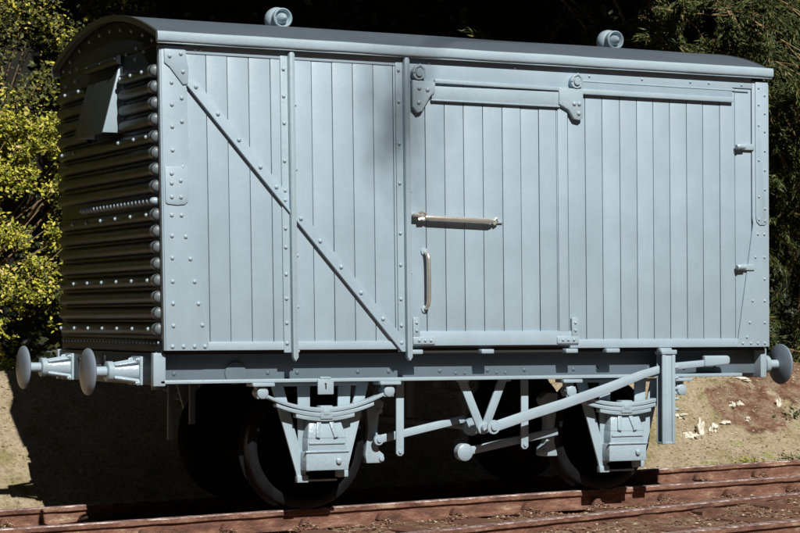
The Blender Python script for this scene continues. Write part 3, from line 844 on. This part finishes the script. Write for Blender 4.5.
# --- axle guards, boxes, springs
def running_gear(cx, sgn, zo, short):
    """sgn -1 near side, +1 far side"""
    Y = lambda v: (v - .125) if sgn < 0 else W - (v - .125)
    cx = cx - .042
    def bx(mb, x0, x1, y0, y1, z0, z1):
        a, b_ = Y(y0), Y(y1); mb.box(cx + x0, cx + x1, min(a, b_), max(a, b_), z0 + zo, z1 + zo)
    def pr(mb, pts, y0, y1):
        a, b_ = Y(y0), Y(y1); mb.prism([(cx + x, z + zo) for x, z in pts], min(a, b_), max(a, b_))
    g_ = MB(.005)
    pr(g_, [(-.400, .955), (-.305, .955), (-.118, .30), (-.118, .225), (-.185, .225), (-.20, .30)], .300, .325)
    pr(g_, [(.400, .955), (.305, .955), (.150, .34), (.150, .265), (.215, .265), (.235, .34)], .300, .325)
    pr(g_, [(-.185, .955), (-.085, .955), (-.085, .30), (-.185, .30)], .302, .323)
    pr(g_, [(.150, .955), (.255, .955), (.215, .32), (.125, .32)], .302, .323)
    bx(g_, -.40, .40, .302, .34, .945, .972)
    g = part(g_, 'axle_guard', 'frame_paint', w=False)
    kp = MB(.006); bx(kp, -.195, -.105, .285, .34, .222, .275); bx(kp, .135, .225, .285, .34, .255, .31); bx(kp, -.11, .14, .30, .318, .228, .244)
    part(kp, 'keeper', 'frame_paint', g, w=False)
    ab = MB(.010, 2)
    bx(ab, -.165, .185, .19, .36, .315, .455)                       # lower oil cellar
    bx(ab, -.150, .170, .20, .36, .45, .56)
    # sloping bonnet with two ribs
    a_, b_ = Y(.195), Y(.34)
    vs = [(cx + x, y, z + zo) for x, y, z in ((-.150, a_, .555), (.170, a_, .555), (.130, Y(.25), .725), (-.115, Y(.25), .725), (-.150, b_, .555), (.170, b_, .555), (.130, b_, .725), (-.115, b_, .725))]
    ab.hard(vs, [(0, 1, 2, 3), (7, 6, 5, 4), (0, 4, 5, 1), (1, 5, 6, 2), (2, 6, 7, 3), (3, 7, 4, 0)])
    bx(ab, -.175, .195, .178, .205, .448, .466)                     # lip
    o_ = part(ab, 'axlebox', 'gloss', w=False)
    dt = MB(.004)
    for dx in (-.07, .08):
        dt.bar((cx + dx, Y(.190), .56 + zo), (cx + dx * .55, Y(.243), .715 + zo), .035, .022, up=(0, sgn, .3))
    dt.lathe((cx + .10, Y(.190), .385 + zo), (0, sgn, 0), [(0, .024), (.018, .022), (.024, .012), (.026, 0)], 12)
    dt.bar((cx - .14, Y(.196), .52 + zo), (cx + .155, Y(.196), .52 + zo), .016, .012, up=(0, 1, 0))
    part(dt, 'axlebox_cover', 'gloss', o_, w=False)
    sp = MB(.004)
    zc, ze = .745, .858
    if short: ze = .835
    for j, (hl_, dz) in enumerate(((.50, 0), (.40, -.036), (.24, -.068))):
        pts = []
        N = 18
        up = [(-hl_ + 2 * hl_ * i / N) for i in range(N + 1)]
        f = lambda x: zc + .04 + (ze - zc) * (x / .5) ** 2 + dz
        pr(sp, [(x, f(x)) for x in up] + [(x, f(x) - .035 + .012 * (abs(x) / .5)) for x in up[::-1]], .205 - .006 * (2 - j), .275)
    s_ = part(sp, 'leaf_spring', 'frame_paint', w=False)
    bk_ = MB(.006); bx(bk_, -.045, .055, .195, .285, .70, .80); bx(bk_, -.02, .03, .19, .2, .73, .77)
    part(bk_, 'spring_buckle', 'frame_paint', s_, w=False)
    for dx in (-.52, .52):
        e = MB(.006)
        e.lathe((cx + dx, Y(.185), ze + .045 + zo), (0, -sgn, 0), [(-.012, .034), (-.006, .044), (.10, .044), (.104, .03)], 16)
        bx(e, dx - .035, dx + .035, .21, .27, ze + .05, .985); bx(e, dx - .042, dx + .042, .188, .205, ze + .0, ze + .085)
        bx(e, dx - .09, dx + .085, .15, .29, .950, .977)
        part(e, 'spring_shoe', 'frame_paint', s_, w=False)
for sg in (-1, 1):
    running_gear(1.345, sg, 0, False); running_gear(3.99, sg, -.005, True)
# number plate block over the left spring
nb = MB(.006); nb.box(1.215, 1.345, .025, .045, .885, 1.000); nb.box(1.235, 1.325, .030, .05, 1.0, 1.018)
nbo = part(nb, 'door_stop_block', 'frame_paint', w=False)
dg = MB(.0); dg.box(1.274, 1.284, .0235, .026, .925, .972); dg.box(1.268, 1.276, .0235, .026, .960, .968); part(dg, 'cast_figure', 'endp', nbo, w=False)

# --- brake gear
vh = MB(.005)
vh.bar((2.495, .16, .985), (2.665, .16, .600), .070, .022); vh.bar((2.865, .16, .985), (2.700, .16, .600), .070, .022)
vh.box(2.45, 2.545, .12, .175, .960, .984); vh.box(2.82, 2.915, .12, .175, .960, .984)
vh.lathe((2.682, .20, .600), (0, -1, 0), [(0, .05), (.06, .05), (.062, .03), (.09, .03), (.092, 0)], 18)
part(vh, 'v_hanger', 'frame_paint', w=False)
vh = MB(.005)
vh.bar((2.495, W - .16, .985), (2.665, W - .16, .600), .070, .022); vh.bar((2.865, W - .16, .985), (2.700, W - .16, .600), .070, .022)
part(vh, 'v_hanger', 'frame_paint', w=False)
cs = MB(); cs.tube([(2.682, .10, .600), (2.682, W - .10, .600)], .028, 14)
cs.lathe((2.682, .36, .600), (0, -1, 0), [(0, .07), (.03, .07), (.032, 0)], 18); part(cs, 'brake_shaft', 'frame_paint', w=False)
lv = MB(.012, 2)
LV = [(2.645, .590), (2.70, .650), (3.00, .735), (3.317, .815), (3.70, .925), (4.06, 1.035), (4.30, 1.090), (4.62, 1.112), (4.70, 1.118)]
LB = [(4.70, 1.062), (4.62, 1.056), (4.33, 1.032), (4.10, .975), (3.72, .845), (3.33, .735), (3.02, .655), (2.74, .575), (2.69, .560)]
lv.prism(LV + LB, .020, .046)
lev = part(lv, 'brake_lever', 'frame_paint', w=False)
lg = MB(.016, 3); lg.prism([(4.66, 1.150), (4.89, 1.150), (4.91, 1.135), (4.91, 1.090), (4.89, 1.075), (4.70, 1.060), (4.66, 1.06)], .006, .054); part(lg, 'lever_grip', 'frame_paint', lev, w=False)
lp = MB(.004); lp.lathe((2.70, .022, .612), (0, -1, 0), [(0, .055), (.012, .055), (.014, .028), (.03, .026), (.032, 0)], 18); part(lp, 'pivot_boss', 'frame_paint', lev, w=False)
gd = MB(.006)
gd.box(4.226, 4.258, -.030, -.010, .442, 1.19); gd.box(4.318, 4.350, -.030, -.010, .442, 1.19); gd.box(4.226, 4.350, .050, .062, .45, 1.19)
gd.box(4.228, 4.348, -.027, .055, .440, .462); gd.box(4.215, 4.360, -.038, .07, 1.165, 1.20); gd.box(4.258, 4.318, -.024, -.014, .46, 1.18)
guard = part(gd, 'lever_guard', 'frame_paint', w=False)
pn = MB()
for k_ in range(5): pn.lathe((4.350, -.01, .72 + k_ * .085), (1, 0, 0), [(0, .014), (.035, .013), (.04, 0)], 10)
part(pn, 'guard_pins', 'frame_paint', guard, w=False)
def shoe(x, y, flip, zo=0):
    s = MB(.008)
    p = [(-.085, .840), (.02, .845), (.075, .80), (.070, .765), (.035, .72), (.020, .60), (.030, .43), (.075, .395), (.080, .345), (.055, .330), (-.075, .330), (-.085, .40), (-.06, .60)]
    s.prism([(x + px * flip, pz + zo) for px, pz in p], y - .045, y + .045)
    s.lathe((x + .035 * flip, y - .045, .735 + zo), (0, -1, 0), [(0, .022), (.015, .02), (.018, 0)], 12); s.lathe((x + .05 * flip, y - .045, .365 + zo), (0, -1, 0), [(0, .022), (.015, .02), (.018, 0)], 12)
    return part(s, 'brake_shoe', 'frame_paint', w=False)
for y in (.50, W - .50): shoe(1.895, y, 1); shoe(3.455, y, -1, .01)
for y in (.42, W - .42):
    rd = MB(.008)
    rd.bar((1.88, y, .510), (2.66, y, .662), .062, .028); rd.lathe((1.895, y - .014, .512), (0, -1, 0), [(0, .042), (.016, .040), (.018, .02), (.03, .018), (.031, 0)], 16)
    part(rd, 'push_rod', 'frame_paint', w=False)
    yy = .27 if y < 1 else y + .06
    rd = MB(.008); rd.bar((2.60, yy, .412), (3.42, yy, .552), .062, .028)
    rd.lathe((2.572, yy + .04, .407), (0, -1, 0), [(0, .06), (.006, .068), (.07, .068), (.08, .055), (.082, 0)], 22)
    part(rd, 'push_rod', 'frame_paint', w=False)
for x, za in ((1.985, .395), (3.085, .42)):
    for y in (.21, W - .21):
        s = MB(.006); s.prism([(x - .033, .985), (x + .033, .985), (x + .033, za + .02), (x + .015, za), (x - .015, za), (x - .033, za + .02)], y - .01, y + .01)
        s.lathe((x, y - .01, za + .035), (0, -1, 0), [(0, .016), (.012, .014), (.014, 0)], 10)
        part(s, 'safety_strap', 'frame_paint', w=False)
# steps/pipes seen dimly behind the left end
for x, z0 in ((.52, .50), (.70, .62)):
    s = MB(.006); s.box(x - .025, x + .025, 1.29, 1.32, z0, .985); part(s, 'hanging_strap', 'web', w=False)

# ------------------------------------------------------------------ vegetation
def leaf_geo(vs, fs, c, size, tilt=1.0, nrm=None, asp=.55, along=None):
    d = Vector((random.gauss(0, 1), random.gauss(0, 1), random.gauss(0, 1) * .8)).normalized()
    if along is not None: d = (Vector(along) + d * .55).normalized()
    u = Vector((random.gauss(0, 1), random.gauss(0, 1), random.gauss(0, 1)))
    if nrm is not None:
        nn = (Vector(nrm) + u * .45).normalized(); s = d.cross(nn)
        if s.length < .05: return
        s.normalize(); d = nn.cross(s)
    else:
        s = d.cross(u)
        if s.length < .05: return
        s.normalize(); nn = s.cross(d)
    o = len(vs); w_ = size * asp * .5
    b_ = c; t = c + d * size; m_ = c + d * size * .45 - nn * size * .07
    vs += [tuple(b_), tuple(m_ + s * w_ + nn * size * .06), tuple(t), tuple(m_ - s * w_ + nn * size * .06), tuple(m_)]
    fs += [(o, o + 1, o + 4), (o + 1, o + 2, o + 4), (o + 4, o + 2, o + 3), (o, o + 4, o + 3)]
def mesh_obj(name, vs, fs, m, parent=None, loc=(0, 0, 0)):
    me = bpy.data.meshes.new(name); me.from_pydata(vs, [], fs); me.materials.append(m)
    o = bpy.data.objects.new(name, me); COL.objects.link(o); o.location = loc
    if parent is not None: o.parent = parent
    return o
def lumpy(cx, cy, cz, rx, ry, rz_, seed, sub=4):
    bm = bmesh.new(); bmesh.ops.create_icosphere(bm, subdivisions=sub, radius=1)
    for v in bm.verts:
        k_ = 1 + noise.noise(v.co * 2.2 + Vector((seed, 0, 0))) * .28 + noise.noise(v.co * 6 + Vector((seed, 4, 0))) * .10
        v.co = Vector((cx + v.co.x * rx * k_, cy + v.co.y * ry * k_, cz + v.co.z * rz_ * k_))
    vs = [tuple(v.co) for v in bm.verts]; fs = [tuple(v.index for v in f.verts) for f in bm.faces]; bm.free()
    return vs, fs
def twigs(mb, base, tips, r0, r1):
    for t in tips:
        b_ = Vector(base); t = Vector(t); mid = (b_ + t) / 2 + Vector((random.uniform(-.15, .15), random.uniform(-.15, .15), random.uniform(.0, .3)))
        mb.tube([b_, (b_ + mid) / 2 + Vector((0, 0, .05)), mid, (mid + t) / 2, t], [r0, r0 * .8, r0 * .55, r1 * 1.6, r1], 6)

def clump_bush(name, label, cat, base, centres, per, spread, size, mats, stemmat, group=None, droop=0):
    """base: foot of the plant; centres: clump centres with their material index"""
    root = empty(name, base, label, cat, group)
    B = Vector(base)
    for mi, mm in enumerate(mats):
        vs, fs = [], []
        for (c, k_, sc) in centres:
            if k_ != mi: continue
            for _ in range(int(per * sc)):
                g3 = Vector((random.gauss(0, 1), random.gauss(0, .8), random.gauss(0, .8))) * spread * (.6 + sc * .4)
                leaf_geo(vs, fs, Vector(c) - B + g3, random.uniform(.6, 1.25) * size, nrm=(random.uniform(-.5, .3), -.75, .65))
        if vs: mesh_obj('foliage', vs, fs, M[mm], root)
    st_ = MB(0)
    some = random.sample(centres, min(len(centres), 70))
    twigs(st_, (0, 0, 0), [Vector(c[0]) - B for c in some], .022, .004)
    st_.build('stems', M[stemmat], root)
    return root

# golden shrub on the left, in full sun low down and duller at the top
def yfront(x, z): return 5.15 + .30 * noise.noise(Vector((x * .9, z * .9, 1.5))) - .25 * math.exp(-((z - 1.8) / 1.1) ** 2)
cen = []
for _ in range(3900):
    x = random.uniform(-2.6, 1.10); z = random.uniform(1.0, 3.4)
    if noise.noise(Vector((x * 2.6, z * 2.6, 9))) + .35 * noise.noise(Vector((x * 7, z * 7, 2))) < -.07: continue
    if z < 1.95 and random.random() < (.92 if z < 1.6 else .55): continue
    y = yfront(x, z) + random.uniform(0, .5) ** 1.3
    cen.append(((x, y, z), 0 if noise.noise(Vector((x * 1.6, z * 1.6, 20))) > -.18 else 1, random.uniform(.4, 1.3)))
clump_bush('golden_shrub', 'golden green leafy shrub in sunshine, behind the corrugated end at left', 'shrub', (-.6, 5.4, .9), cen, 26, .048, .050, ['leaf_yellow', 'leaf_olive'], 'bark')
cen = []
for _ in range(6500):
    x = random.uniform(-3.4, 2.1); z = random.uniform(3.05, 5.3)
    if noise.noise(Vector((x * 2.2, z * 2.2, 30))) + .3 * noise.noise(Vector((x * 7, z * 7, 2))) < -.16 + .05 * max(0, z - 3.6) + .10 * max(0, x - .4): continue
    y = 5.5 + random.uniform(0, .6) + .3 * noise.noise(Vector((x, z, 3)))
    cen.append(((x, y, z), 1 if random.random() < .8 else 0, random.uniform(.3, 1.1)))
clump_bush('olive_shrub', 'taller olive green shrub above the golden shrub at the top left', 'shrub', (-.4, 5.9, .9), cen, 14, .06, .060, ['leaf_yellow', 'leaf_olive'], 'bark')

# dark hedge behind everything
hv, hf = [], []
random.seed(11)
hedge = empty('dark_hedge', (4, 9.5, .9), 'very dark tall evergreen hedge in deep shade behind the whole scene', 'hedge')
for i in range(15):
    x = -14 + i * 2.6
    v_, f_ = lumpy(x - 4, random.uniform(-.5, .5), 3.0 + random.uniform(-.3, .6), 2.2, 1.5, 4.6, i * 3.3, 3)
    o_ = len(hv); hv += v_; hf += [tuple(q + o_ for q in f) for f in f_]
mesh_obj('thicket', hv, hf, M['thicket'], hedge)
vs, fs = [], []
for _ in range(52000):
    x = random.uniform(-12, 18); z = random.uniform(.9, 8)
    if noise.noise(Vector((x * .9, z * .9, 2))) < -.45: continue
    y = 7.5 + .5 * noise.noise(Vector((x * .8, z * .8, 6))) + random.uniform(-.1, .5)
    leaf_geo(vs, fs, Vector((x - 4, y - 9.5, z - .9)), random.uniform(.07, .15), nrm=(0, -.8, .5))
mesh_obj('foliage', vs, fs, M['leaf_dark'], hedge)

# unseen tree added above the frame so its crown shades the background
tree = empty('added_shade_tree', (6.0, 11.5, .9), 'unseen dark evergreen tree added to shade the background', 'tree')
vs, fs = [], []
def crown(n_, x0, x1, y0, y1, z0, z1, dens=-.2):
    for _ in range(n_):
        x = random.uniform(x0, x1); y = random.uniform(y0, y1); z = random.uniform(z0, z1)
        if noise.noise(Vector((x * .7, y * .7, z * .7))) < dens: continue
        leaf_geo(vs, fs, Vector((x - 6, y - 11.5, z - .9)), random.uniform(.22, .42), nrm=(0, -.3, .9), asp=.8)
crown(22000, 1.2, 7.4, 2.3, 10, 6.0, 8.8, -.5)
crown(13000, 6.6, 16, 4.2, 10, 6.7, 9.2, -.25)
crown(14000, -9, 1.2, 5.4, 11, 6.7, 9.0, -.3)
mesh_obj('crown', vs, fs, M['leaf_dark'], tree)
tk = MB(); tk.tube([(0, 0, 0), (.1, -.1, 2), (0, 0, 4), (.1, -.6, 6), (.0, -1.6, 7.2)], [.42, .34, .3, .22, .1], 14)
for (x, y, z) in ((-4, -4, 6), (3, -4, 6.5), (-8, -2, 6.6), (7, -3, 6.7), (-2, -5, 6.8), (1, -5.5, 6.6)):
    tk.tube([(0, 0, 4), (x * .4, y * .4, 5.4), (x, y, z)], [.2, .13, .03], 8)
tk.build('trunk', M['darkbark'], tree)

# unseen tall hedges added on the three open sides to cut the sky light
random.seed(3)
for (lb, pts) in (('unseen hedge added to cut skylight behind the photographer', [(x, -25 + .02 * (x - 2) ** 2) for x in range(-18, 24, 5)]),
                  ('unseen hedge added to cut skylight far to the left of the van', [(-13 + .02 * (y + 8) ** 2, y) for y in range(-24, 10, 5)]),
                  ('unseen hedge added to cut skylight far to the right of the van', [(20 - .02 * (y + 8) ** 2, y) for y in range(-24, 10, 5)])):
    hv, hf = [], []
    for i, (x, y) in enumerate(pts):
        v_, f_ = lumpy(x, y, 5.0, 3.8, 3.0, 9.3, i * 2.1 + len(lb), 3); o_ = len(hv); hv += v_; hf += [tuple(q + o_ for q in f) for f in f_]
    o = mesh_obj('added_hedge', hv, hf, M['hedge']); tag(o, lb, 'hedge', 'unseen hedges added to cut skylight')

# conifer at the right: drooping sprays on bare tan twigs
random.seed(23)
con = empty('drooping_conifer', (8.6, 6.6, .9), 'dark green conifer with bare tan twigs, behind the right end of the van', 'tree')
B = Vector((8.6, 6.6, .9))
tw = MB(0); vs, fs = [], []
def branch(p, d, length, r, depth):
    p = Vector(p); d = Vector(d).normalized(); pts = [p.copy()]; n_ = 7
    for i in range(n_):
        d = (d + Vector((random.gauss(0, .13), random.gauss(0, .13), random.gauss(0, .10) - .09))).normalized()
        p = p + d * length / n_; pts.append(p.copy())
        if depth > 0 and i > 0 and random.random() < .85:
            sd = (d + Vector((random.gauss(0, .7), random.gauss(0, .6), random.gauss(0, .6)))).normalized()
            branch(p, sd, length * random.uniform(.35, .6), r * .5, depth - 1)
        if depth <= 1:
            for _ in range(13 if depth == 0 else 6):
                leaf_geo(vs, fs, p - B + Vector((random.gauss(0, .022), random.gauss(0, .022), random.gauss(0, .02))), random.uniform(.05, .12), nrm=(random.uniform(-.6, .6), -.6, .5), asp=.20, along=d + Vector((0, 0, -.25)))
    tw.tube([q - B for q in pts], [r * (1 - .85 * i / n_) for i in range(n_ + 1)], 5, cap=False)
for i in range(34):
    z = random.uniform(1.2, 5.4)
    start = (8.6 + random.uniform(-.6, .6), 6.4, z)
    a = random.uniform(-1.0, 1.15)
    branch(start, (math.sin(a) * 1.4, -.75, random.uniform(-.1, .45)), random.uniform(1.3, 2.3), .020, 2)
for (s, d_, le) in (((6.1, 5.8, 5.6), (.5, -.25, -.8), 2.2), ((6.9, 5.6, 5.4), (.6, -.1, -.6), 2.4), ((7.6, 5.5, 5.2), (.4, -.1, -.9), 2.0), ((8.6, 5.4, 5.0), (.35, -.2, -.75), 2.4), ((7.2, 5.6, 4.2), (-.9, -.2, .15), 1.4),
                    ((8.0, 5.5, 4.3), (-.8, -.1, -.15), 1.7), ((9.0, 5.4, 3.9), (.5, -.2, -.8), 2.0), ((9.4, 5.3, 3.2), (.4, -.1, -.7), 2.0), ((9.2, 5.3, 2.4), (.6, -.1, -.4), 1.6), ((9.6, 5.3, 1.9), (.1, -.1, -.7), 1.2)):
    branch(s, d_, le, .024, 2)
tw.tube([(0, 0, 0), (.05, 0, 1.5), (-.05, .1, 3), (0, 0, 4.8), (0, 0, 6.5)], [.16, .14, .11, .08, .03], 12)
tw.build('branches', M['straw'], con)
mesh_obj('foliage', vs, fs, M['leaf_conifer'], con)

# small weeds on the bank and yellow ground leaves at the left
def weed(x, y, h_, n_, label, yellow=True, wide=.07, group='weeds and seedlings on the bank'):
    vs, fs = [], []
    for _ in range(n_):
        leaf_geo(vs, fs, Vector((random.gauss(0, wide), random.gauss(0, wide * .6), abs(random.gauss(0, h_)))), random.uniform(.03, .075), asp=.4, nrm=(0, -.5, .7))
    o = mesh_obj('weed', vs, fs, M['weed'] if yellow else M['leaf_conifer'], loc=(x, y, gz(x, y) - .01)); tag(o, label, 'weed', group)
random.seed(5)
weed(7.25, 3.05, .03, 45, 'small yellow green weed at the foot of the bank, above the sunlit far rail')
weed(8.25, 3.65, .05, 70, 'dark green tuft on the bank at the right edge of the photo', False, .10)
weed(8.0, 4.3, .02, 60, 'flat mossy yellow weed above the red soil patch', True, .16)
weed(7.75, 3.1, .02, 26, 'tiny dark weed beside the far rail near the right edge', False, .07)
vs, fs = [], []
for _ in range(1500):
    x = random.uniform(-.1, 1.6); y = random.uniform(4.65, 5.5)
    leaf_geo(vs, fs, Vector((x, y, gz(x, y) + random.uniform(0, .06))), random.uniform(.03, .07), nrm=(0, -.4, .8))
o = mesh_obj('leaf_litter', vs, fs, M['weed']); tag(o, 'yellow fallen leaves on top of the bank, seen between the left buffers', 'leaf litter', kind='stuff')

vs, fs = [], []
for _ in range(9000):
    x = random.uniform(-1.5, 10); y = random.uniform(3.0, 4.9)
    if noise.noise(Vector((x * 2.1, y * 2.1, 12))) < .02: continue
    leaf_geo(vs, fs, Vector((x, y, gz(x, y) + random.uniform(0, .012))), random.uniform(.010, .030), nrm=(0, -.4, .8))
o = mesh_obj('moss', vs, fs, M['leaf_moss']); tag(o, 'patchy olive and yellow moss on the sunlit bank', 'moss', kind='stuff')

# a tall tree behind the photographer whose drooping branch throws the soft shadow beside the door
random.seed(31)
P = Vector((1.88, 0, 2.98)) - sun_dir * 26
tall = empty('tall_tree', (12, -23, -.2), 'tall tree standing behind the photographer with one drooping branch', 'tree')
T = Vector((12, -23, -.2))
tk = MB(); tk.tube([(0, 0, 0), (.1, 0, 8), (0, .1, 16), (.1, 0, 24), (0, 0, 30)], [.45, .38, .28, .2, .08], 14)
q0 = Vector((12, -23, 27.5)); tk.tube([q0 - T, (q0 * .6 + P * .4) - T + Vector((0, 0, 1.2)), P - T + Vector((.5, -.3, 1.3)), P - T], [.10, .06, .03, .012], 8)
tk.build('trunk', M['darkbark'], tall)
vs, fs = [], []
for _ in range(230):
    leaf_geo(vs, fs, P - T + Vector((random.gauss(0, .15), random.gauss(0, .2), random.gauss(0, .26))), random.uniform(.06, .11), asp=.6)
for _ in range(9000):
    a = random.uniform(0, 2 * PI); rr_ = random.uniform(.3, 2.6); leaf_geo(vs, fs, Vector((math.cos(a) * rr_, math.sin(a) * rr_, random.uniform(21, 31))), random.uniform(.15, .3))
mesh_obj('crown', vs, fs, M['leaf_dark'], tall)
